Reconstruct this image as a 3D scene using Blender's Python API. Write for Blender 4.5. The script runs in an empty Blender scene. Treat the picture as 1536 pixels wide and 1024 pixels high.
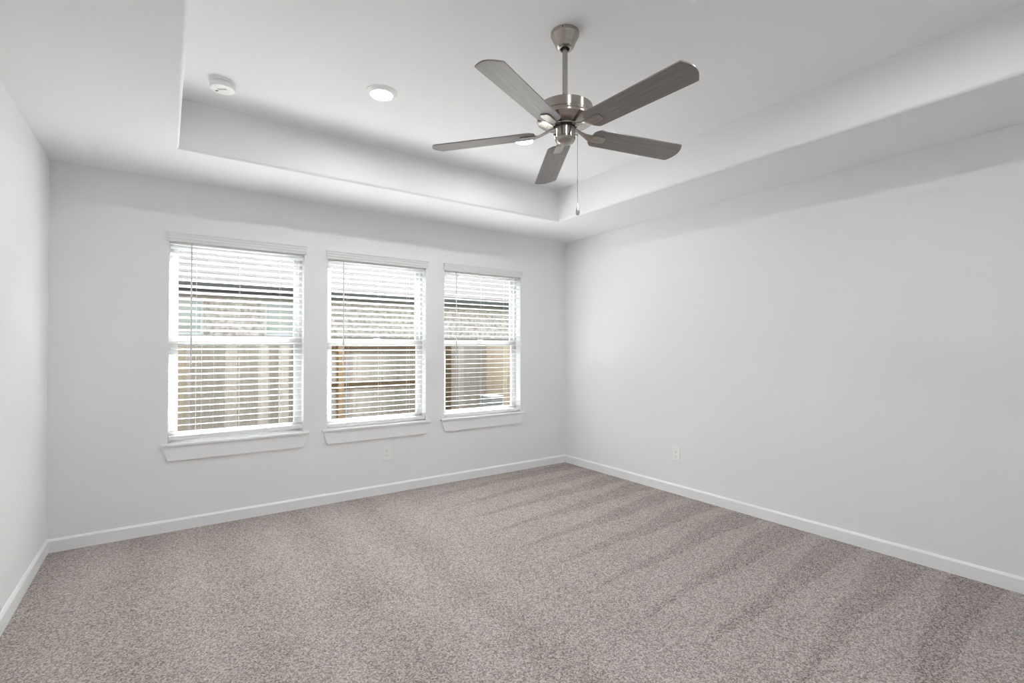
import bpy, bmesh, math, random
from mathutils import Matrix, Vector
random.seed(7)
S = bpy.context.scene
COL = S.collection

# ------------------------------------------------------------------ camera
F_PX, YAW, PITCH, ROLL = 739.87, 0.61204, 0.01183, 0.00048
cam_d = bpy.data.cameras.new('camera')
cam = bpy.data.objects.new('camera', cam_d)
COL.objects.link(cam)
cam_d.sensor_fit = 'HORIZONTAL'
cam_d.sensor_width = 36.0
cam_d.lens = 36.0 * F_PX / 1536.0
cam_d.clip_start = 0.02
fw = Vector((math.sin(YAW) * math.cos(PITCH), math.cos(YAW) * math.cos(PITCH), math.sin(PITCH)))
rt = Vector((math.cos(YAW), -math.sin(YAW), 0))
up = rt.cross(fw)
rt2 = rt * math.cos(ROLL) + up * math.sin(ROLL)
up2 = -rt * math.sin(ROLL) + up * math.cos(ROLL)
cam.matrix_world = Matrix(((rt2.x, up2.x, -fw.x, -3.6466), (rt2.y, up2.y, -fw.y, -4.1628),
                           (rt2.z, up2.z, -fw.z, 1.2729), (0, 0, 0, 1)))
S.camera = cam

# ------------------------------------------------------------------ light, sky, exposure
SUN_E, SKY_L, CAN_L = 24.0, 2.6, 196.0
world = bpy.data.worlds.new('sky')
S.world = world
world.use_nodes = True
bg = world.node_tree.nodes['Background']
bg.inputs['Color'].default_value = (0.74, 0.87, 1.0, 1)
bg.inputs['Strength'].default_value = SKY_L
sun_d = bpy.data.lights.new('sun', 'SUN')
sun_d.energy = SUN_E
sun_d.angle = math.radians(0.6)
sun_d.color = (1.0, 0.985, 0.965)
sun = bpy.data.objects.new('sun', sun_d)
COL.objects.link(sun)
SUN_EL, SUN_AZ = math.radians(43.2), math.radians(25)     # azimuth from +y towards +x
sv = Vector((math.sin(SUN_AZ) * math.cos(SUN_EL), math.cos(SUN_AZ) * math.cos(SUN_EL), math.sin(SUN_EL)))
sun.rotation_euler = sv.to_track_quat('Z', 'Y').to_euler()
S.view_settings.view_transform = 'Standard'
S.view_settings.look = 'None'
S.view_settings.exposure = 0.52
S.view_settings.gamma = 1.0
S.view_settings.use_curve_mapping = False
S.cycles.max_bounces = 16
S.cycles.diffuse_bounces = 10
S.cycles.glossy_bounces = 6
S.cycles.transmission_bounces = 8
S.cycles.transparent_max_bounces = 16
S.cycles.sample_clamp_indirect = 8.0
S.cycles.use_denoising = True

# ------------------------------------------------------------------ materials
def mat(name, color, rough=0.6, metal=0.0, spec=0.5):
    m = bpy.data.materials.new(name)
    m.use_nodes = True
    b = m.node_tree.nodes['Principled BSDF']
    b.inputs['Base Color'].default_value = (*color, 1)
    b.inputs['Roughness'].default_value = rough
    b.inputs['Metallic'].default_value = metal
    b.inputs['Specular IOR Level'].default_value = spec
    return m

def N(m, typ, **kw):
    n = m.node_tree.nodes.new(typ)
    for k, v in kw.items():
        if hasattr(n, k) and not k[0].isupper():
            setattr(n, k, v)
        else:
            n.inputs[k.replace('_', ' ')].default_value = v
    return n

def L(m, a, b):
    m.node_tree.links.new(a, b)

def bsdf(m):
    return m.node_tree.nodes['Principled BSDF']

def ramp(m, fac, stops):
    r = m.node_tree.nodes.new('ShaderNodeValToRGB')
    el = r.color_ramp.elements
    el[0].position, el[0].color = stops[0][0], (*stops[0][1], 1)
    el[1].position, el[1].color = stops[-1][0], (*stops[-1][1], 1)
    for p, c in stops[1:-1]:
        e = el.new(p)
        e.color = (*c, 1)
    L(m, fac, r.inputs['Fac'])
    return r.outputs['Color']

def texture_coord(m, kind='Object', scale=(1, 1, 1)):
    t = N(m, 'ShaderNodeTexCoord')
    mp = N(m, 'ShaderNodeMapping')
    mp.inputs['Scale'].default_value = scale
    L(m, t.outputs[kind], mp.inputs['Vector'])
    return mp.outputs['Vector']

def noise(m, vec, scale, detail=2.0, rough=0.5):
    n = N(m, 'ShaderNodeTexNoise')
    n.inputs['Scale'].default_value = scale
    n.inputs['Detail'].default_value = detail
    n.inputs['Roughness'].default_value = rough
    L(m, vec, n.inputs['Vector'])
    return n.outputs['Fac']

def bump(m, h, strength, dist):
    b = N(m, 'ShaderNodeBump')
    b.inputs['Strength'].default_value = strength
    b.inputs['Distance'].default_value = dist
    L(m, h, b.inputs['Height'])
    L(m, b.outputs['Normal'], bsdf(m).inputs['Normal'])

def math_node(m, op, a, b=None):
    n = N(m, 'ShaderNodeMath', operation=op)
    for i, x in enumerate((a, b)):
        if x is None:
            continue
        if isinstance(x, (int, float)):
            n.inputs[i].default_value = x
        else:
            L(m, x, n.inputs[i])
    return n.outputs[0]

M = {}
def paint(name, c, rough=0.85, tex=0.06):
    m = mat(name, c, rough, spec=0.25)
    bump(m, noise(m, texture_coord(m), 90, 3), tex, 0.002)
    M[name] = m
paint('wall_paint', (0.850, 0.852, 0.857))
paint('ceiling_paint', (0.852, 0.857, 0.866), tex=0.10)
M['trim_paint'] = mat('trim_paint', (0.88, 0.885, 0.89), 0.35)
M['vinyl'] = mat('vinyl', (0.58, 0.585, 0.60), 0.4)
M['valance_white'] = mat('valance_white', (0.80, 0.80, 0.80), 0.45)
M['blind_white'] = mat('blind_white', (0.86, 0.86, 0.85), 0.4)
M['cord'] = mat('cord', (0.55, 0.54, 0.53), 0.7)
M['wand'] = mat('wand', (0.60, 0.595, 0.59), 0.3)
M['plastic_white'] = mat('plastic_white', (0.885, 0.885, 0.88), 0.4)
M['slot_dark'] = mat('slot_dark', (0.12, 0.12, 0.12), 0.6)
M['slot_grey'] = mat('slot_grey', (0.50, 0.50, 0.49), 0.6)
M['grille_grey'] = mat('grille_grey', (0.30, 0.30, 0.30), 0.6)

# carpet: fine heathered tufts plus nap tracks left by a vacuum
m = mat('carpet', (0.4, 0.36, 0.33), 1.0, spec=0.05)
v = texture_coord(m)
vor = N(m, 'ShaderNodeTexVoronoi')
vor.inputs['Scale'].default_value = 190
L(m, v, vor.inputs['Vector'])
sepc = N(m, 'ShaderNodeSeparateColor')
L(m, vor.outputs['Color'], sepc.inputs['Color'])
fine = noise(m, v, 290, 3, 0.7)
mixh = math_node(m, 'ADD', math_node(m, 'MULTIPLY', sepc.outputs[0], 0.55), math_node(m, 'MULTIPLY', fine, 0.9))
sp = N(m, 'ShaderNodeSeparateXYZ')
L(m, v, sp.inputs[0])
X, Y = sp.outputs[0], sp.outputs[1]
wob = math_node(m, 'MULTIPLY', math_node(m, 'SUBTRACT', noise(m, v, 1.3, 2), 0.5), 0.16)
yy = math_node(m, 'ADD', math_node(m, 'ADD', Y, wob), 10.02)
saw = math_node(m, 'FRACT', math_node(m, 'DIVIDE', math_node(m, 'ADD', yy, math_node(m, 'MULTIPLY', X, -0.03)), 0.325))
# dark wedge widens towards the right wall, fades out beyond x = -1.9
reach = N(m, 'ShaderNodeMapRange')
L(m, X, reach.inputs['Value'])
reach.inputs['From Min'].default_value = -1.95
reach.inputs['From Max'].default_value = -0.2
reach.inputs['To Min'].default_value = 0.0
reach.inputs['To Max'].default_value = 0.66
wedge = N(m, 'ShaderNodeMapRange')
wedge.interpolation_type = 'SMOOTHSTEP'
L(m, math_node(m, 'SUBTRACT', reach.outputs[0], saw), wedge.inputs['Value'])
wedge.inputs['From Min'].default_value = -0.05
wedge.inputs['From Max'].default_value = 0.07
# faint tracks running towards the window wall on the left
xx = math_node(m, 'ADD', math_node(m, 'ADD', X, wob), 10.0)
saw2 = math_node(m, 'PINGPONG', xx, 0.24)
leftm = N(m, 'ShaderNodeMapRange')
L(m, X, leftm.inputs['Value'])
leftm.inputs['From Min'].default_value = -1.7
leftm.inputs['From Max'].default_value = -2.3
soft = math_node(m, 'MULTIPLY', math_node(m, 'MULTIPLY', math_node(m, 'SUBTRACT', saw2, 0.12), 0.30), leftm.outputs[0])
patch = math_node(m, 'MULTIPLY', math_node(m, 'SUBTRACT', noise(m, v, 2.2, 3), 0.5), 0.11)
tone = math_node(m, 'ADD', math_node(m, 'SUBTRACT', mixh, math_node(m, 'MULTIPLY', wedge.outputs[0], 0.078)),
                 math_node(m, 'ADD', soft, patch))
c = ramp(m, tone, [(0.33, (0.115, 0.094, 0.085)), (0.54, (0.310, 0.268, 0.246)), (0.74, (0.448, 0.398, 0.373)), (1.0, (0.68, 0.625, 0.595))])
L(m, c, bsdf(m).inputs['Base Color'])
bump(m, mixh, 0.55, 0.008)
M['carpet'] = m

# brushed nickel
m = mat('brushed_nickel', (0.50, 0.46, 0.42), 0.24, 1.0)
bsdf(m).inputs['Anisotropic'].default_value = 0.75
bsdf(m).inputs['Anisotropic Rotation'].default_value = 0.25
vv = texture_coord(m, 'Object', (1, 1, 60))
nz = noise(m, vv, 14, 2)
L(m, ramp(m, nz, [(0.3, (0.36, 0.325, 0.29)), (0.7, (0.46, 0.42, 0.38))]), bsdf(m).inputs['Base Color'])
tg = N(m, 'ShaderNodeTangent')
tg.direction_type = 'RADIAL'; tg.axis = 'Z'
L(m, tg.outputs[0], bsdf(m).inputs['Tangent'])
M['brushed_nickel'] = m
M['polished_nickel'] = mat('polished_nickel', (0.62, 0.59, 0.56), 0.18, 1.0)
M['dark_gap'] = mat('dark_gap', (0.03, 0.03, 0.03), 0.6)

# fan blade: weathered grey wood grain along local x, satin film
m = mat('blade_wood', (0.2, 0.17, 0.16), 0.30, spec=0.6)
vv = texture_coord(m, 'Object', (5.0, 150, 150))
n1 = noise(m, vv, 1.0, 6, 0.7)
L(m, ramp(m, n1, [(0.28, (0.140, 0.123, 0.121)), (0.5, (0.208, 0.187, 0.185)), (0.72, (0.287, 0.264, 0.262))]), bsdf(m).inputs['Base Color'])
M['blade_wood'] = m

# outdoor surfaces
def wood_boards(name, lo, mid, hi, pitch, axis, rough=0.9):
    m = mat(name, mid, rough, spec=0.1)
    v = texture_coord(m)
    sp = N(m, 'ShaderNodeSeparateXYZ')
    L(m, v, sp.inputs[0])
    k = math_node(m, 'FLOOR', math_node(m, 'DIVIDE', sp.outputs[axis], pitch))
    wn = N(m, 'ShaderNodeTexWhiteNoise', noise_dimensions='1D')
    L(m, k, wn.inputs['W'])
    grain = noise(m, texture_coord(m, 'Object', (30, 30, 2.0)), 1.5, 4)
    tone = math_node(m, 'ADD', math_node(m, 'MULTIPLY', wn.outputs['Value'], 0.5), math_node(m, 'MULTIPLY', grain, 0.5))
    L(m, ramp(m, tone, [(0.2, lo), (0.5, mid), (0.8, hi)]), bsdf(m).inputs['Base Color'])
    M[name] = m
wood_boards('weathered_pickets', (0.108, 0.090, 0.074), (0.168, 0.142, 0.120), (0.235, 0.203, 0.172), 0.14, 0)
wood_boards('tan_pickets', (0.22, 0.165, 0.115), (0.28, 0.215, 0.155), (0.33, 0.26, 0.195), 0.14, 1)  # tan boards, colour lightened to carry sunlight that does not reach them
wood_boards('brown_post', (0.05, 0.034, 0.018), (0.07, 0.046, 0.026), (0.09, 0.06, 0.036), 0.5, 0)
wood_boards('aged_post', (0.095, 0.075, 0.050), (0.13, 0.104, 0.072), (0.17, 0.138, 0.10), 0.5, 0)
wood_boards('orange_post', (0.15, 0.09, 0.05), (0.18, 0.115, 0.066), (0.21, 0.135, 0.085), 0.5, 0)
m = mat('house_brick', (0.35, 0.28, 0.24), 0.9, spec=0.1)
bt = N(m, 'ShaderNodeTexBrick')
bt.inputs['Scale'].default_value = 1.0
bt.inputs['Brick Width'].default_value = 0.20
bt.inputs['Row Height'].default_value = 0.075
bt.inputs['Mortar Size'].default_value = 0.008
bt.inputs['Color1'].default_value = (0.46, 0.40, 0.35, 1)
bt.inputs['Color2'].default_value = (0.36, 0.305, 0.265, 1)
bt.inputs['Mortar'].default_value = (0.46, 0.42, 0.38, 1)
t = N(m, 'ShaderNodeTexCoord')
cx = N(m, 'ShaderNodeSeparateXYZ'); L(m, t.outputs['Object'], cx.inputs[0])
cc = N(m, 'ShaderNodeCombineXYZ'); L(m, cx.outputs[0], cc.inputs[0]); L(m, cx.outputs[2], cc.inputs[1])
L(m, cc.outputs[0], bt.inputs['Vector'])
mot = N(m, 'ShaderNodeMix', data_type='RGBA', blend_type='MULTIPLY')
mot.inputs[0].default_value = 0.8
L(m, bt.outputs['Color'], mot.inputs[6])
L(m, ramp(m, noise(m, t.outputs['Object'], 12, 4), [(0.35, (0.55, 0.52, 0.50)), (0.6, (1.15, 1.13, 1.12))]), mot.inputs[7])
L(m, mot.outputs[2], bsdf(m).inputs['Base Color'])
M['house_brick'] = m
m = mat('roof_shingle', (0.1, 0.09, 0.09), 0.95, spec=0.1)
v = texture_coord(m)
sp = N(m, 'ShaderNodeSeparateXYZ')
L(m, v, sp.inputs[0])
rowf = math_node(m, 'DIVIDE', sp.outputs[1], 0.16)
line = math_node(m, 'LESS_THAN', math_node(m, 'FRACT', rowf), 0.16)
rc_ = N(m, 'ShaderNodeCombineXYZ')
L(m, math_node(m, 'MULTIPLY', sp.outputs[0], 2.6), rc_.inputs[0])
L(m, math_node(m, 'MULTIPLY', math_node(m, 'FLOOR', rowf), 7.3), rc_.inputs[1])
dash = math_node(m, 'GREATER_THAN', noise(m, rc_.outputs[0], 1.0, 1), 0.44)
tone = math_node(m, 'SUBTRACT', math_node(m, 'ADD', 0.45, math_node(m, 'MULTIPLY', noise(m, v, 14, 3), 0.6)),
                 math_node(m, 'MULTIPLY', math_node(m, 'MULTIPLY', line, dash), 0.75))
L(m, ramp(m, tone, [(0.0, (0.018, 0.015, 0.015)), (0.45, (0.060, 0.051, 0.051)), (1.0, (0.100, 0.087, 0.086))]), bsdf(m).inputs['Base Color'])
M['roof_shingle'] = m
M['gutter_dark'] = mat('gutter_dark', (0.030, 0.0285, 0.027), 0.5)
M['soffit_paint'] = mat('soffit_paint', (0.20, 0.18, 0.15), 0.8)
M['house_trim'] = mat('house_trim', (0.46, 0.455, 0.44), 0.6)
M['house_pane'] = mat('house_pane', (0.20, 0.225, 0.18), 0.12)
M['rowlock'] = mat('rowlock', (0.20, 0.17, 0.15), 0.9)
m = mat('bounce_pale', (0.42, 0.40, 0.36), 0.9)  # pale reflector colour for the added slab below the windows
L(m, ramp(m, noise(m, texture_coord(m), 3, 4), [(0.3, (0.66, 0.65, 0.62)), (0.7, (0.76, 0.75, 0.72))]), bsdf(m).inputs['Base Color'])
M['bounce_pale'] = m
m = mat('lawn', (0.09, 0.12, 0.05), 0.95, spec=0.05)
L(m, ramp(m, noise(m, texture_coord(m), 9, 5), [(0.3, (0.07, 0.09, 0.04)), (0.7, (0.14, 0.15, 0.08))]), bsdf(m).inputs['Base Color'])
M['lawn'] = m
M['box_pale'] = mat('box_pale', (0.13, 0.13, 0.128), 0.6)
M['box_grey'] = mat('box_grey', (0.08, 0.08, 0.078), 0.7)
M['siding'] = mat('siding', (0.40, 0.36, 0.32), 0.9)

# glass: clear sheet with a slight reflection
m = bpy.data.materials.new('window_glass')
m.use_nodes = True
nt = m.node_tree
for n in list(nt.nodes):
    if n.type == 'BSDF_PRINCIPLED':
        nt.nodes.remove(n)
out = [n for n in nt.nodes if n.type == 'OUTPUT_MATERIAL'][0]
tr = nt.nodes.new('ShaderNodeBsdfTransparent'); tr.inputs['Color'].default_value = (0.97, 0.98, 0.975, 1)
gl = nt.nodes.new('ShaderNodeBsdfGlossy'); gl.inputs['Roughness'].default_value = 0.0
fr = nt.nodes.new('ShaderNodeFresnel'); fr.inputs['IOR'].default_value = 1.12
mx = nt.nodes.new('ShaderNodeMixShader')
nt.links.new(fr.outputs[0], mx.inputs[0]); nt.links.new(tr.outputs[0], mx.inputs[1]); nt.links.new(gl.outputs[0], mx.inputs[2])
nt.links.new(mx.outputs[0], out.inputs['Surface'])
M['window_glass'] = m

# lit lens of the ceiling lights
m = bpy.data.materials.new('lit_lens')
m.use_nodes = True
b = bsdf(m)
b.inputs['Base Color'].default_value = (0.9, 0.9, 0.9, 1)
b.inputs['Emission Color'].default_value = (0.965, 0.985, 1.0, 1)
b.inputs['Emission Strength'].default_value = CAN_L
M['lit_lens'] = m

# ------------------------------------------------------------------ helpers
def add_box(bm, x0, x1, y0, y1, z0, z1, mi=0):
    vs = [bm.verts.new((x, y, z)) for x in (x0, x1) for y in (y0, y1) for z in (z0, z1)]
    idx = ((0, 1, 3, 2), (4, 6, 7, 5), (0, 4, 5, 1), (2, 3, 7, 6), (0, 2, 6, 4), (1, 5, 7, 3))
    for f in idx:
        bm.faces.new([vs[i] for i in f]).material_index = mi

def add_lathe(bm, prof, seg=48, cx=0.0, cy=0.0, closed=False):
    """revolve (r, z) about z; ends at r = 0 become poles"""
    rings = []
    for r, z in prof:
        if r < 1e-6:
            rings.append([bm.verts.new((cx, cy, z))])
        else:
            rings.append([bm.verts.new((cx + r * math.cos(2 * math.pi * k / seg), cy + r * math.sin(2 * math.pi * k / seg), z)) for k in range(seg)])
    pairs = list(zip(rings, rings[1:])) + ([(rings[-1], rings[0])] if closed else [])
    for a, b in pairs:
        for k in range(seg):
            k2 = (k + 1) % seg
            if len(a) == 1 and len(b) == 1:
                continue
            if len(a) == 1:
                bm.faces.new((a[0], b[k2], b[k]))
            elif len(b) == 1:
                bm.faces.new((a[k], a[k2], b[0]))
            else:
                bm.faces.new((a[k], a[k2], b[k2], b[k]))

def add_tube(bm, pts, r, seg=10):
    pts = [Vector(p) for p in pts]
    rings = []
    for i, p in enumerate(pts):
        d = (pts[min(i + 1, len(pts) - 1)] - pts[max(i - 1, 0)]).normalized()
        a = d.orthogonal().normalized() if i == 0 else (rings[-1][1] - d * rings[-1][1].dot(d)).normalized()
        b = d.cross(a)
        rr = r[i] if isinstance(r, (list, tuple)) else r
        rings.append(([bm.verts.new(p + (a * math.cos(2 * math.pi * k / seg) + b * math.sin(2 * math.pi * k / seg)) * rr) for k in range(seg)], a))
    for (A, _), (B, _) in zip(rings, rings[1:]):
        for k in range(seg):
            bm.faces.new((A[k], A[(k + 1) % seg], B[(k + 1) % seg], B[k]))
    bm.faces.new(rings[0][0][::-1]); bm.faces.new(rings[-1][0])

def add_prism_x(bm, prof, x0, x1):
    """extrude a (y, z) outline along x"""
    a = [bm.verts.new((x0, y, z)) for y, z in prof]
    b = [bm.verts.new((x1, y, z)) for y, z in prof]
    n = len(prof)
    for k in range(n):
        bm.faces.new((a[k], a[(k + 1) % n], b[(k + 1) % n], b[k]))
    bm.faces.new(a[::-1]); bm.faces.new(b)

def add_slab(bm, outline, t, place=lambda x, y, s: (x, y, s)):
    """outline in local (x, y) given thickness t, mapped through place(x, y, offset)"""
    a = [bm.verts.new(place(x, y, 0.0)) for x, y in outline]
    b = [bm.verts.new(place(x, y, t)) for x, y in outline]
    n = len(outline)
    for k in range(n):
        bm.faces.new((a[k], a[(k + 1) % n], b[(k + 1) % n], b[k]))
    bm.faces.new(a[::-1]); bm.faces.new(b)

def obj(name, bm, material, parent=None, smooth=False, bevel=0.0, seg=2, loc=None):
    bmesh.ops.recalc_face_normals(bm, faces=bm.faces)
    me = bpy.data.meshes.new(name)
    bm.to_mesh(me); bm.free()
    for mm in (material if isinstance(material, (list, tuple)) else [material]):
        me.materials.append(M[mm])
    if smooth:
        for p in me.polygons:
            p.use_smooth = True
        me.set_sharp_from_angle(angle=math.radians(35))
    o = bpy.data.objects.new(name, me)
    COL.objects.link(o)
    if parent:
        o.parent = parent
    if loc:
        o.location = loc
    if bevel:
        bv = o.modifiers.new('bevel', 'BEVEL')
        bv.width = bevel; bv.segments = seg; bv.limit_method = 'ANGLE'
        bv.harden_normals = False
    return o

def box_obj(name, dims, material, parent=None, bevel=0.0):
    bm = bmesh.new()
    add_box(bm, *dims)
    return obj(name, bm, material, parent, bevel=bevel)

def thing(name, loc, label, cat, group=None):
    o = bpy.data.objects.new(name, None)
    COL.objects.link(o)
    o.empty_display_size = 0.1
    o.location = loc
    o['label'] = label; o['category'] = cat
    if group:
        o['group'] = group
    return o

def structure(o, label=None):
    o['kind'] = 'structure'
    if label:
        o['label'] = label
    return o

def dup(root, loc, label):
    """a copy of a thing with copies of its parts and their sub-parts"""
    r = root.copy(); COL.objects.link(r)
    r.location = loc; r['label'] = label
    for ch in list(root.children):
        c = ch.copy(); COL.objects.link(c); c.parent = r
        for g in list(ch.children):
            d = g.copy(); COL.objects.link(d); d.parent = c
    return r

# ------------------------------------------------------------------ room shell
W, D, H, HU = 4.246, 4.92, 2.44, 2.738         # room width, depth, soffit height, tray ceiling height
TX0, TX1, TY0, TY1 = -3.591, -0.662, -4.236, -0.664
T = 0.14                                       # wall thickness
WIN = [(-3.631, -2.746), (-2.567, -1.690), (-1.502, -0.617)]
WZ0, WZ1 = 0.600, 2.030                        # window opening heights

bm = bmesh.new(); add_box(bm, -W - T, T, -D - T, T, -0.08, 0.0)
structure(obj('floor', bm, 'carpet'))

bm = bmesh.new()                               # window wall with three openings
xs = [-W - T] + [x for w in WIN for x in w] + [T]
for i in range(0, len(xs), 2):
    add_box(bm, xs[i], xs[i + 1], 0, T, 0.0, H)
for a, b_ in WIN:
    add_box(bm, a, b_, 0, T, 0.0, WZ0 - 0.014)
    add_box(bm, a, b_, 0, T, WZ1, H)
structure(obj('wall_back', bm, 'wall_paint'))
for nm, d in (('wall_right', (0, T, -D, 0, 0, H)), ('wall_left', (-W - T, -W, -D, 0, 0, H)), ('wall_rear', (-W - T, T, -D - T, -D, 0, H))):
    structure(box_obj(nm, d, 'wall_paint'))

# ceiling: soffit ring, tray with a rounded lower corner, raised field, solid above
bm = bmesh.new()
R = 0.022
prof = [(0.0, HU)] + [(0.0, H + R + 0.0)] + [(R - R * math.cos(a), H + R - R * math.sin(a)) for a in [math.pi / 2 * k / 8 for k in range(1, 9)]]
rings = []
for o_, z in prof:
    rings.append([bm.verts.new(p) for p in ((TX0 - o_, TY0 - o_, z), (TX1 + o_, TY0 - o_, z), (TX1 + o_, TY1 + o_, z), (TX0 - o_, TY1 + o_, z))])
for z in (H, 2.95):
    rings.append([bm.verts.new(p) for p in ((-W - T, -D - T, z), (T, -D - T, z), (T, T, z), (-W - T, T, z))])
for a, b_ in zip(rings, rings[1:]):
    for k in range(4):
        bm.faces.new((a[k], a[(k + 1) % 4], b_[(k + 1) % 4], b_[k]))
bm.faces.new(rings[0]); bm.faces.new(rings[-1][::-1])
structure(obj('ceiling', bm, 'ceiling_paint', smooth=True))

# baseboards
BH, BT = 0.083, 0.014
pf = [(0, 0), (-BT, 0), (-BT, BH - 0.012), (-BT + 0.007, BH - 0.003), (-0.004, BH), (0, BH)]
bm = bmesh.new(); add_prism_x(bm, pf, -W, 0)
structure(obj('baseboard_back', bm, 'trim_paint'))
bm = bmesh.new(); add_prism_x(bm, [(-D - y, z) for y, z in pf], -W, 0)
structure(obj('baseboard_rear', bm, 'trim_paint'))
for nm, s, x0 in (('baseboard_right', 1, 0.0), ('baseboard_left', -1, -W)):
    bm = bmesh.new()
    add_prism_x(bm, pf, 0, D - 2 * BT)
    for v_ in bm.verts:
        x, y, z = v_.co
        v_.co = (x0 + s * y, -BT - x, z)
    structure(obj(nm, bm, 'trim_paint'))

# ------------------------------------------------------------------ windows
def make_window(i, x0, x1):
    root = bpy.data.objects.new('window_%d' % i, None)
    COL.objects.link(root); root['kind'] = 'structure'
    w = x1 - x0
    root.location = ((x0 + x1) / 2, 0, WZ0)
    hw, h = w / 2, WZ1 - WZ0
    FY0, FY1 = 0.078, 0.138
    ZR = 1.315 - WZ0                                     # meeting rail height
    bm = bmesh.new()                                     # outer frame
    fwid = 0.024
    add_box(bm, -hw, -hw + fwid, FY0, FY1, 0, h)
    add_box(bm, hw - fwid, hw, FY0, FY1, 0, h)
    add_box(bm, -hw + fwid, hw - fwid, FY0, FY1, h - fwid, h)
    add_box(bm, -hw + fwid, hw - fwid, FY0, FY1, 0, 0.022)
    obj('window_frame', bm, 'vinyl', root)
    for nm, ya, z0, z1, bot, top in (('lower_sash', 0.084, 0.022, ZR + 0.028, 0.045, 0.040), ('upper_sash', 0.108, ZR - 0.030, h - fwid, 0.040, 0.034)):
        bm = bmesh.new()
        a, b_ = -hw + fwid, hw - fwid
        sw = 0.032
        yb = ya + 0.024
        add_box(bm, a, a + sw, ya, yb, z0, z1); add_box(bm, b_ - sw, b_, ya, yb, z0, z1)
        add_box(bm, a + sw, b_ - sw, ya, yb, z0, z0 + bot); add_box(bm, a + sw, b_ - sw, ya, yb, z1 - top, z1)
        s = obj(nm, bm, 'vinyl', root)
        box_obj('glass_pane', (a + sw - .004, b_ - sw + .004, ya + 0.010, ya + 0.014, z0 + bot - .004, z1 - top + .004), 'window_glass', s)
    bm = bmesh.new(); add_box(bm, -0.030, 0.030, 0.070, 0.086, ZR + 0.022, ZR + 0.034)
    obj('sash_lock', bm, 'vinyl', root, bevel=0.003)
    bm = bmesh.new()                                     # stool with horns
    SO = 0.040
    add_slab(bm, [(-hw - SO, -0.030), (hw + SO, -0.030), (hw + SO, 0.0), (hw, 0.0), (hw, FY0), (-hw, FY0), (-hw, 0.0), (-hw - SO, 0.0)], 0.018,
             lambda x, y, s: (x, y, -0.013 + s))
    obj('window_sill', bm, 'trim_paint', root, bevel=0.004)
    bm = bmesh.new()                                     # apron with mitred ends
    zt, zb = -0.013, -0.116
    outl = [(-hw - SO + 0.006, zt), (-hw + 0.002, zb), (hw - 0.002, zb), (hw + SO - 0.006, zt)]
    add_slab(bm, outl, 0.016, lambda x, z, s: (x, -s, z))
    obj('sill_apron', bm, 'trim_paint', root, bevel=0.002)
    return root

for i, (a, b_) in enumerate(WIN):
    make_window(i + 1, a, b_)

# ------------------------------------------------------------------ faux-wood blinds
def make_blind(x0, x1, tilt, wand_x, cords, label, rail_drop, z0=2.0):
    w = x1 - x0
    hw = w / 2
    root = thing('window_blind', ((x0 + x1) / 2, 0, z0), label, 'blind', 'white slatted blinds in the three windows')
    cxm = (x0 + x1) / 2
    # crown-profiled valance clipped to the front, a little wider than the opening
    pf = [(-0.001, -0.002), (-0.013, -0.002), (-0.015, 0.016), (-0.020, 0.019), (-0.021, 0.034), (-0.026, 0.037), (-0.028, 0.050),
          (-0.034, 0.056), (-0.034, 0.064), (-0.001, 0.064)]
    bm = bmesh.new(); add_prism_x(bm, pf, -hw - 0.012, hw + 0.014)
    obj('valance', bm, 'valance_white', root)
    box_obj('headrail', (-hw + 0.004, hw - 0.004, 0.010, 0.064, -0.012, 0.029), 'blind_white', root)
    ym, dep, th, pitch = 0.037, 0.050, 0.003, 0.0445
    n = 30
    pitch = 0.0447
    z = -0.036
    bm = bmesh.new()
    zs = []
    for k in range(n):
        zs.append(z)
        c_, s_ = math.cos(tilt), math.sin(tilt)
        pts = []
        for u, q in ((-1, -1), (-0.5, -0.82), (0, -0.75), (0.5, -0.82), (1, -1), (1, 1), (0.5, 1.18), (0, 1.25), (-0.5, 1.18), (-1, 1)):
            a, b_ = u * dep / 2, q * th / 2
            pts.append((ym + a * c_ + b_ * s_, z - a * s_ + b_ * c_))
        sag = random.uniform(-0.0008, 0.0008)
        add_prism_x(bm, [(p, q + sag) for p, q in pts], -hw + 0.006, hw - 0.006)
        z -= pitch
    obj('slats', bm, 'blind_white', root)
    zb = z + pitch - 0.041
    bm = bmesh.new()
    add_slab(bm, [(-hw + 0.006, 0.011), (hw - 0.006, 0.011), (hw - 0.006, 0.063), (-hw + 0.006, 0.063)], 0.025, lambda x, y, s: (x, y, zb - 0.010 + s + rail_drop * (x / hw)))
    obj('bottom_rail', bm, 'blind_white', root, bevel=0.003)
    for cxp in cords:                                    # ladder strings, one front and one rear cord each
        bm = bmesh.new()
        for yy_ in (0.0095, 0.0645):
            add_tube(bm, [(cxp - cxm, yy_, -0.012), (cxp - cxm, yy_, zb)], 0.0005, 5)
        for zz in zs:
            zr = 0.0275 * math.sin(tilt)
            add_tube(bm, [(cxp - cxm, 0.0095, zz + zr - 0.003), (cxp - cxm, 0.0645, zz - zr - 0.003)], 0.0004, 4)
        obj('ladder_cord', bm, 'cord', root)
    bm = bmesh.new()
    wx = wand_x - cxm
    add_tube(bm, [(wx, 0.004, -0.010), (wx, -0.001, -0.10), (wx, -0.001, -0.86), (wx, -0.001, -0.885)], [0.004, 0.0052, 0.0052, 0.0065], 6)
    obj('tilt_wand', bm, 'wand', root)
    return root
t1 = math.radians(13)
make_blind(*WIN[0], t1, -3.500, (-3.468, -3.194, -2.915), 'white horizontal blind in the leftmost window, nearest the left wall', 0.004, 2.012)
make_blind(*WIN[1], t1, -2.437, (-2.392, -2.115, -1.850), 'white horizontal blind in the middle window, above a wall outlet', 0.0)
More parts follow.
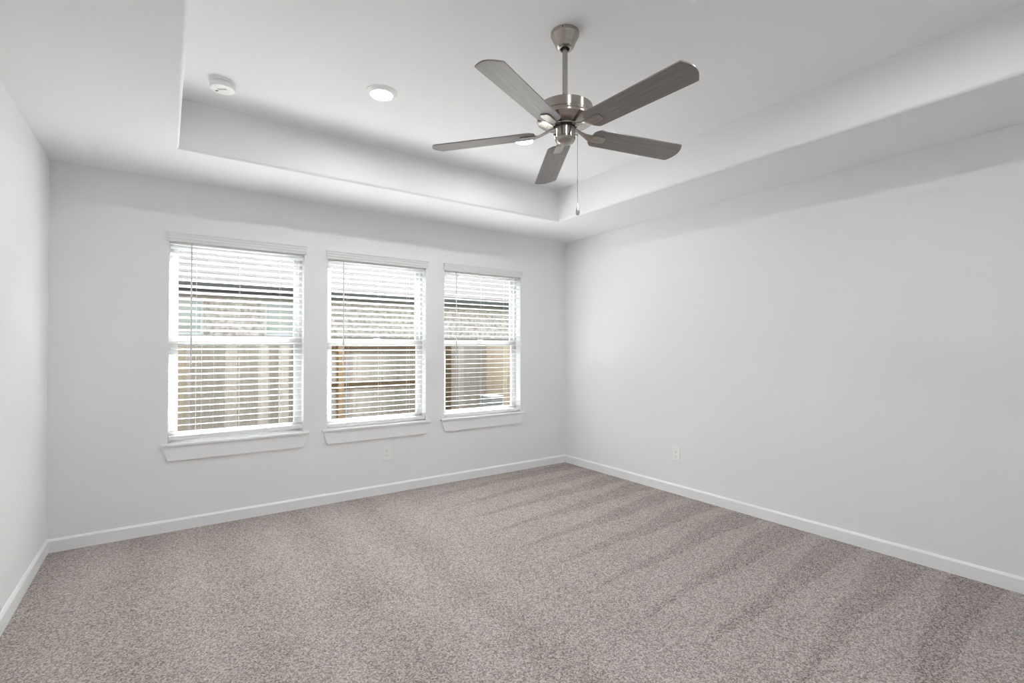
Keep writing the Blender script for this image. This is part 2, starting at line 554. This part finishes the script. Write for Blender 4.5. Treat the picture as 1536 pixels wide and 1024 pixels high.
make_blind(*WIN[2], math.radians(5), -1.374, (-1.335, -1.060, -0.785), 'white horizontal blind in the rightmost window, nearest the room corner', 0.0)

# ------------------------------------------------------------------ ceiling fan
FX, FY = -2.1330, -2.4355
fan = thing('ceiling_fan', (FX, FY, HU), 'brushed nickel ceiling fan with five grey wood blades under the tray ceiling', 'fan')
def zz(z): return z - HU
bm = bmesh.new()
add_lathe(bm, [(0.0, 0.0), (0.066, 0.0), (0.066, -0.016), (0.064, -0.020), (0.062, -0.024), (0.047, -0.052), (0.0445, -0.056), (0.0445, -0.060), (0.042, -0.064),
               (0.041, -0.068), (0.036, -0.074), (0.026, -0.077), (0.022, -0.076), (0.021, -0.06), (0.0, -0.06)], 56)
can = obj('canopy', bm, 'brushed_nickel', fan, smooth=True)
bm = bmesh.new()
add_lathe(bm, [(0.0, -0.0602), (0.0205, -0.0602), (0.0205, -0.0612), (0.0, -0.0612)], 32)
obj('canopy_opening', bm, 'dark_gap', can)
bm = bmesh.new()
add_tube(bm, [(-0.0, -0.0655, -0.009), (0.0, -0.0668, -0.009)], 0.0028, 10)
bmesh.ops.rotate(bm, cent=(0, 0, 0), matrix=Matrix.Rotation(math.radians(-50), 3, 'Z'), verts=bm.verts)
obj('canopy_screw_hole', bm, 'dark_gap', can)
bm = bmesh.new()
add_tube(bm, [(0, 0, -0.058), (0, 0, zz(2.383))], 0.0125, 24)
obj('downrod', bm, 'brushed_nickel', fan, smooth=True)
bm = bmesh.new()
add_lathe(bm, [(0.0, zz(2.392)), (0.030, zz(2.392)), (0.034, zz(2.388)), (0.1245, zz(2.388)), (0.1275, zz(2.385)),
               (0.1285, zz(2.345)), (0.1270, zz(2.343)), (0.1270, zz(2.340)), (0.1290, zz(2.338)), (0.1310, zz(2.328)), (0.1300, zz(2.322)), (0.124, zz(2.318)),
               (0.085, zz(2.309)), (0.058, zz(2.303)), (0.056, zz(2.298)), (0.0, zz(2.298))], 72)
obj('motor_housing', bm, 'brushed_nickel', fan, smooth=True)
bm = bmesh.new()
add_lathe(bm, [(0.0, zz(2.2985)), (0.048, zz(2.2985)), (0.048, zz(2.2895)), (0.0, zz(2.2895))], 48)
obj('flywheel', bm, 'dark_gap', fan, smooth=True)
bm = bmesh.new()
add_lathe(bm, [(0.0, zz(2.290)), (0.0440, zz(2.290)), (0.0465, zz(2.287)), (0.0465, zz(2.247)), (0.0480, zz(2.245)), (0.0480, zz(2.241)), (0.0465, zz(2.236)),
               (0.0415, zz(2.227)), (0.033, zz(2.222)), (0.018, zz(2.2195)), (0.0, zz(2.2195))], 56)
sw = obj('switch_housing', bm, 'brushed_nickel', fan, smooth=True)
bm = bmesh.new()
dirl = Vector((-0.818, 0.574, 0))
add_tube(bm, [dirl * 0.046 + Vector((0, 0, zz(2.262))), dirl * 0.054 + Vector((0, 0, zz(2.262)))], 0.0035, 10)
obj('reverse_switch', bm, 'dark_gap', sw)
# pull chain
cd = Vector((0.805, -0.593, 0))
pc = cd * 0.058
bm = bmesh.new()
add_tube(bm, [cd * 0.045 + Vector((0, 0, zz(2.262))), cd * 0.056 + Vector((0, 0, zz(2.262))), cd * 0.0585 + Vector((0, 0, zz(2.256)))], 0.0035, 10)
zc = 2.258
while zc > 1.938:                                       # beaded chain
    add_lathe(bm, [(0.0, zz(zc)), (0.0017, zz(zc - 0.0015)), (0.0017, zz(zc - 0.0035)), (0.0007, zz(zc - 0.005))], 6, pc.x, pc.y)
    zc -= 0.005
add_lathe(bm, [(0.0, zz(2.050)), (0.003, zz(2.048)), (0.003, zz(2.040)), (0.0, zz(2.038))], 10, pc.x, pc.y)
chain = obj('pull_chain', bm, 'polished_nickel', fan, smooth=True)
bm = bmesh.new()
add_lathe(bm, [(0.0, zz(1.942)), (0.0022, zz(1.940)), (0.0042, zz(1.928)), (0.0085, zz(1.910)), (0.0095, zz(1.900)), (0.0085, zz(1.891)), (0.006, zz(1.887)), (0.0, zz(1.886))], 24, pc.x, pc.y)
obj('chain_fob', bm, 'polished_nickel', chain, smooth=True)
# blades and their irons
pitchb = math.tan(-0.192)
def blade_z(y): return y * pitchb
def blade_mesh():
    bm = bmesh.new()
    o = []
    r0, r1 = 0.140, 0.655
    def arc(cx, cy, r, a0, a1, k=6):
        return [(cx + r * math.cos(math.radians(a0 + (a1 - a0) * i / k)), cy + r * math.sin(math.radians(a0 + (a1 - a0) * i / k))) for i in range(k + 1)]
    wr, wt = 0.060, 0.0655
    o += [(r0, -0.036)] + arc(r0 + 0.032, -wr + 0.022, 0.022, 220, 270, 4)
    # convex tip
    tip = [(0.629 + 0.026 * math.cos(math.pi / 2 * s * 0.97), s * (wt - 0.0012)) for s in [-1 + i / 7 for i in range(15)]]
    o += [(0.624, -wt)] + tip + [(0.624, wt)]
    o += arc(r0 + 0.032, wr - 0.022, 0.022, 90, 140, 4) + [(r0, 0.036)]
    add_slab(bm, o, 0.006, lambda x, y, s: (x, y * math.cos(0.192), blade_z(y) * math.cos(0.192) + s))
    return bm
def iron_mesh():
    bm = bmesh.new()
    # curved arm from the flywheel out to the blade root, then a flat plate under the blade
    stations = [(0.040, -0.004 + 0.026, 0.011, 0.000), (0.062, 0.020, 0.010, 0.0), (0.085, 0.011, 0.0105, 0.25), (0.108, 0.002, 0.014, 0.6), (0.130, -0.004, 0.021, 0.9),
                (0.146, -0.0052, 0.0230, 1.0), (0.200, -0.0052, 0.0225, 1.0), (0.213, -0.0052, 0.0165, 1.0)]
    rows = []
    for x, z, hw_, k in stations:
        t_ = 0.0050
        rows.append([bm.verts.new((x, s * hw_, z + k * blade_z(s * hw_) + dz)) for s, dz in ((-1, 0), (1, 0), (1, t_), (-1, t_))])
    for a, b_ in zip(rows, rows[1:]):
        for k in range(4):
            bm.faces.new((a[k], a[(k + 1) % 4], b_[(k + 1) % 4], b_[k]))
    bm.faces.new(rows[0][::-1]); bm.faces.new(rows[-1])
    return bm
blade0 = obj('blade', blade_mesh(), 'blade_wood', fan, bevel=0.0012)
iron0 = obj('blade_arm', iron_mesh(), 'brushed_nickel', fan, bevel=0.0015)
nrm = Vector((0.004, 0.033, 1)).normalized()
tiltq = Vector((0, 0, 1)).rotation_difference(nrm).to_matrix().to_4x4()
for k in range(5):
    an = 3.551 - k * 2 * math.pi / 5
    mtx = Matrix.Translation((0, 0, zz(2.269))) @ tiltq @ Matrix.Rotation(an, 4, 'Z')
    for src in (blade0, iron0):
        o = src if k == 0 else src.copy()
        if k:
            COL.objects.link(o); o.parent = fan
        o.matrix_local = mtx

# ------------------------------------------------------------------ ceiling lights and smoke detector
def make_light(loc, label):
    r = thing('ceiling_light', loc, label, 'ceiling light', 'round ceiling lights in the tray')
    bm = bmesh.new()
    add_lathe(bm, [(0.060, -0.008), (0.060, -0.0155), (0.064, -0.0165), (0.076, -0.011), (0.087, -0.003), (0.087, 0.0), (0.060, 0.0)], 48, closed=True)
    obj('trim_ring', bm, 'plastic_white', r, smooth=True)
    bm = bmesh.new()
    add_lathe(bm, [(0.0, -0.0005), (0.0598, -0.0005), (0.0598, -0.0120), (0.057, -0.0132), (0.0, -0.0136)], 48)
    obj('lens', bm, 'lit_lens', r, smooth=True)
    return r
L0 = make_light((-2.640, -1.422, HU), 'lit round white ceiling light between the smoke detector and the fan')
dup(L0, (-1.594, -1.385, HU), 'lit round white ceiling light just below the fan blade')
dup(L0, (-1.594, -3.50, HU), 'lit round ceiling light out of frame above the right edge')
dup(L0, (-2.650, -3.50, HU), 'lit round ceiling light out of frame near the camera')

det = thing('smoke_detector', (-3.399, -1.016, HU), 'round white smoke detector on the tray ceiling left of the ceiling light', 'smoke detector')
bm = bmesh.new(); add_lathe(bm, [(0.0, 0.0), (0.067, 0.0), (0.067, -0.009), (0.064, -0.011), (0.0, -0.011)], 48)
obj('mounting_base', bm, 'plastic_white', det, smooth=True)
bm = bmesh.new(); add_lathe(bm, [(0.0, -0.0112), (0.054, -0.0112), (0.054, -0.0145), (0.0625, -0.0150), (0.0630, -0.0180), (0.0620, -0.0340), (0.0595, -0.0385), (0.055, -0.0405), (0.0, -0.0410)], 48)
dc = obj('cover', bm, 'plastic_white', det, smooth=True)
dv, dr = Vector((0.574, 0.818)), Vector((0.818, -0.574))           # away from the lens / to its right, on the ceiling
bm = bmesh.new()
def on_face(bm, cx, cy, lx, ly, z0=-0.0405, z1=-0.0425):
    pts = [(sx * lx / 2, sy * ly / 2) for sx, sy in ((-1, -1), (1, -1), (1, 1), (-1, 1))]
    def pl(x, y, s):
        q = dr * (cx + x) + dv * (cy + y)
        return (q.x, q.y, z0 + s)
    add_slab(bm, pts, z1 - z0, pl)
on_face(bm, -0.034, 0.004, 0.014, 0.007)
obj('indicator', bm, 'slot_dark', dc)
bm = bmesh.new()
for dy in (-0.016, -0.005):
    on_face(bm, 0.004, dy, 0.050, 0.0018)
obj('vent_slots', bm, 'slot_grey', dc)

# ------------------------------------------------------------------ outlets
def make_outlet(loc, label, rz):
    r = thing('wall_outlet', loc, label, 'outlet', 'duplex wall outlets')
    r.rotation_euler = (0, 0, rz)
    bm = bmesh.new(); add_box(bm, -0.038, 0.038, -0.006, 0.0, -0.061, 0.061)
    obj('cover_plate', bm, 'plastic_white', r, bevel=0.003)
    for sgn in (1, -1):
        bm = bmesh.new()
        zc_ = sgn * 0.0195
        pts = [(0.0165 * math.cos(a) * 1.02, max(-0.0125, min(0.0125, 0.0168 * math.sin(a)))) for a in [2 * math.pi * k / 24 for k in range(24)]]
        add_slab(bm, pts, 0.0022, lambda x, z, s: (x, -0.0062 - s, zc_ + z))
        rc = obj('receptacle', bm, 'plastic_white', r)
        bm = bmesh.new()
        for xx_, hh in ((-0.0063, 0.0042), (0.0063, 0.0034)):
            add_box(bm, xx_ - 0.0011, xx_ + 0.0011, -0.0088, -0.0080, zc_ + 0.003 - hh, zc_ + 0.003 + hh)
        add_box(bm, -0.0022, 0.0022, -0.0088, -0.0080, zc_ - 0.0100, zc_ - 0.0060)
        obj('slots', bm, 'slot_dark', rc)
    bm = bmesh.new(); add_tube(bm, [(0, -0.0058, 0), (0, -0.0076, 0)], 0.0032, 12)
    obj('screw', bm, 'plastic_white', r)
    return r
o1 = make_outlet((-2.058, 0, 0.350), 'white duplex outlet on the window wall, below the middle window', 0)
o2 = dup(o1, (0, -1.462, 0.344), 'white duplex outlet on the long bare right wall')
o2.rotation_euler = (0, 0, -math.pi / 2)

# ------------------------------------------------------------------ outside
GZ = -0.42
structure(box_obj('ground', (-14, 16, T + 0.02, 24, GZ - 0.2, GZ), 'lawn'))
structure(box_obj('bounce_slab', (-8, 6, T + 0.02, 2.6, GZ + 0.001, GZ + 0.06), 'bounce_pale'))  # unseen slab below the sills, added to bounce sunlight up into the room

def fence_panel(bm, x0, x1, y, z0, z1, t=0.016, pitch=0.145, gap=0.006):
    x = x0
    while x < x1 - 0.02:
        xe = min(x + pitch - gap * random.uniform(0.5, 1.6), x1)
        dz = random.uniform(-0.012, 0.012)
        add_box(bm, x, xe, y - t / 2 + random.uniform(-.003, .003), y + t / 2, z0, z1 + dz)
        x += pitch
FYP, FZT = 4.0, 1.375
fence = thing('back_fence', (0, FYP, GZ), 'long weathered grey picket fence outside, crossing behind the windows', 'fence')
fo = Vector((0, FYP, GZ))
def rel(x0, x1, y0, y1, z0, z1): return (x0, x1, y0 - FYP, y1 - FYP, z0 - GZ, z1 - GZ)
bm = bmesh.new(); fence_panel(bm, -7.0, 1.45, 0, 0.03, FZT - GZ)
obj('pickets', bm, 'weathered_pickets', fence)
for z in (0.64, 1.235):
    box_obj('rail', rel(-1.80, 0.62, FYP - 0.050, FYP - 0.012, z - 0.045, z + 0.045), 'brown_post', fence)
for x, mt_ in ((-3.475, 'aged_post'), (-1.335, 'orange_post'), (0.60, 'brown_post')):
    box_obj('post', rel(x - 0.045, x + 0.045, FYP - 0.10, FYP - 0.011, GZ, FZT - 0.01), mt_, fence)
# side fence of newer tan boards, coming towards the house from the corner
sf = thing('side_fence', (1.46, 2.4, GZ), 'newer tan picket fence outside the rightmost window, meeting the grey fence at a corner', 'fence')
bm = bmesh.new()
y = -2.2
while y < 1.58:
    ye = y + 0.141
    add_box(bm, -0.008, 0.008, y, ye, 0.03, FZT - GZ + random.uniform(-0.01, 0.01))
    y += 0.145
obj('pickets', bm, 'tan_pickets', sf)
for z in (0.25, 0.62, 1.20):
    box_obj('rail', (0.008, 0.046, -2.2, 1.58, z - GZ - 0.04, z - GZ + 0.04), 'brown_post', sf)
# small pale-lidded cabinet on a stand in front of the fence corner
ub = thing('utility_box', (0.72, 2.62, GZ), 'small grey outdoor utility box with pale lid, before the fence corner', 'utility box')
def ubz(z): return z - GZ + 0.035
box_obj('stand', (-0.07, 0.07, -0.09, 0.09, 0.0, ubz(0.30)), 'box_grey', ub)
box_obj('tray_base', (-0.125, 0.125, -0.16, 0.19, ubz(0.295), ubz(0.315)), 'box_pale', ub, bevel=0.004)
box_obj('body', (-0.105, 0.105, -0.14, 0.17, ubz(0.315), ubz(0.425)), 'box_grey', ub)
box_obj('lid', (-0.125, 0.125, -0.16, 0.19, ubz(0.425), ubz(0.455)), 'box_pale', ub, bevel=0.006)

# neighbour's single-storey brick house
HY = 7.5
hs = thing('brick_house', (0, HY, GZ), 'low brick house with shingled roof and dark eaves beyond the fence', 'house')
WIN_H = [(-4.55, -3.03), (-1.92, -0.95)]
ZS, ZT = 1.52, 2.24
def hz(z): return z - GZ
bm = bmesh.new()
xs = [-9.0] + [x for w in WIN_H for x in w] + [8.0]
for i in range(0, len(xs), 2):
    add_box(bm, xs[i], xs[i + 1], 0, 0.25, 0, hz(2.62))
for a, b_ in WIN_H:
    add_box(bm, a, b_, 0, 0.25, 0, hz(ZS)); add_box(bm, a, b_, 0, 0.25, hz(ZT), hz(2.62))
obj('brick_wall', bm, 'house_brick', hs)
for a, b_ in WIN_H:
    bm = bmesh.new()
    f_ = 0.05
    add_box(bm, a, a + f_, 0.03, 0.10, hz(ZS), hz(ZT)); add_box(bm, b_ - f_, b_, 0.03, 0.10, hz(ZS), hz(ZT))
    add_box(bm, a + f_, b_ - f_, 0.03, 0.10, hz(ZT) - f_, hz(ZT)); add_box(bm, a + f_, b_ - f_, 0.03, 0.10, hz(ZS), hz(ZS) + f_)
    wf = obj('window_frame', bm, 'house_trim', hs)
    box_obj('pane', (a + f_, b_ - f_, 0.06, 0.07, hz(ZS) + f_, hz(ZT) - f_), 'house_pane', wf)
box_obj('interior_wall', (-9.0, 8.0, 0.35, 0.40, 0, hz(2.62)), 'siding', hs)
bm = bmesh.new()                                             # rowlock course below the windows
x = -9.0
while x < 8.0:
    add_box(bm, x, x + 0.062, -0.018, 0.0, hz(1.44), hz(1.515))
    x += 0.074
obj('rowlock_course', bm, 'rowlock', hs)
box_obj('frieze_board', (-9.0, 8.0, -0.03, 0.0, hz(2.28), hz(2.46)), 'soffit_paint', hs)
box_obj('eave_soffit', (-9.3, 8.3, -0.50, 0.0, hz(2.46), hz(2.48)), 'soffit_paint', hs)
bm = bmesh.new()
add_prism_x(bm, [(-0.50, hz(2.36)), (-0.585, hz(2.38)), (-0.61, hz(2.50)), (-0.60, hz(2.50)), (-0.57, hz(2.40)), (-0.50, hz(2.40))], -9.3, 8.3)
obj('gutter', bm, 'gutter_dark', hs)
box_obj('fascia', (-9.3, 8.3, -0.50, -0.475, hz(2.34), hz(2.54)), 'gutter_dark', hs)
bm = bmesh.new()                                             # front slope, shingles laid on a local plane
add_box(bm, -9.3, 8.3, 0.0, 6.2, -0.03, 0.0)
roof = obj('roof', bm, 'roof_shingle', hs)
roof.location = (0, -0.56, hz(2.535)); roof.rotation_euler = (math.radians(26.5), 0, 0)
bm = bmesh.new(); add_box(bm, -9.3, 8.3, 0.0, 6.2, -0.03, 0.0)
roof2 = obj('rear_roof', bm, 'roof_shingle', hs)
roof2.location = (0, -0.56 + 2 * 6.2 * math.cos(math.radians(26.5)), hz(2.535)); roof2.rotation_euler = (math.radians(26.5), 0, math.pi)
roof2.location.x = -1.0
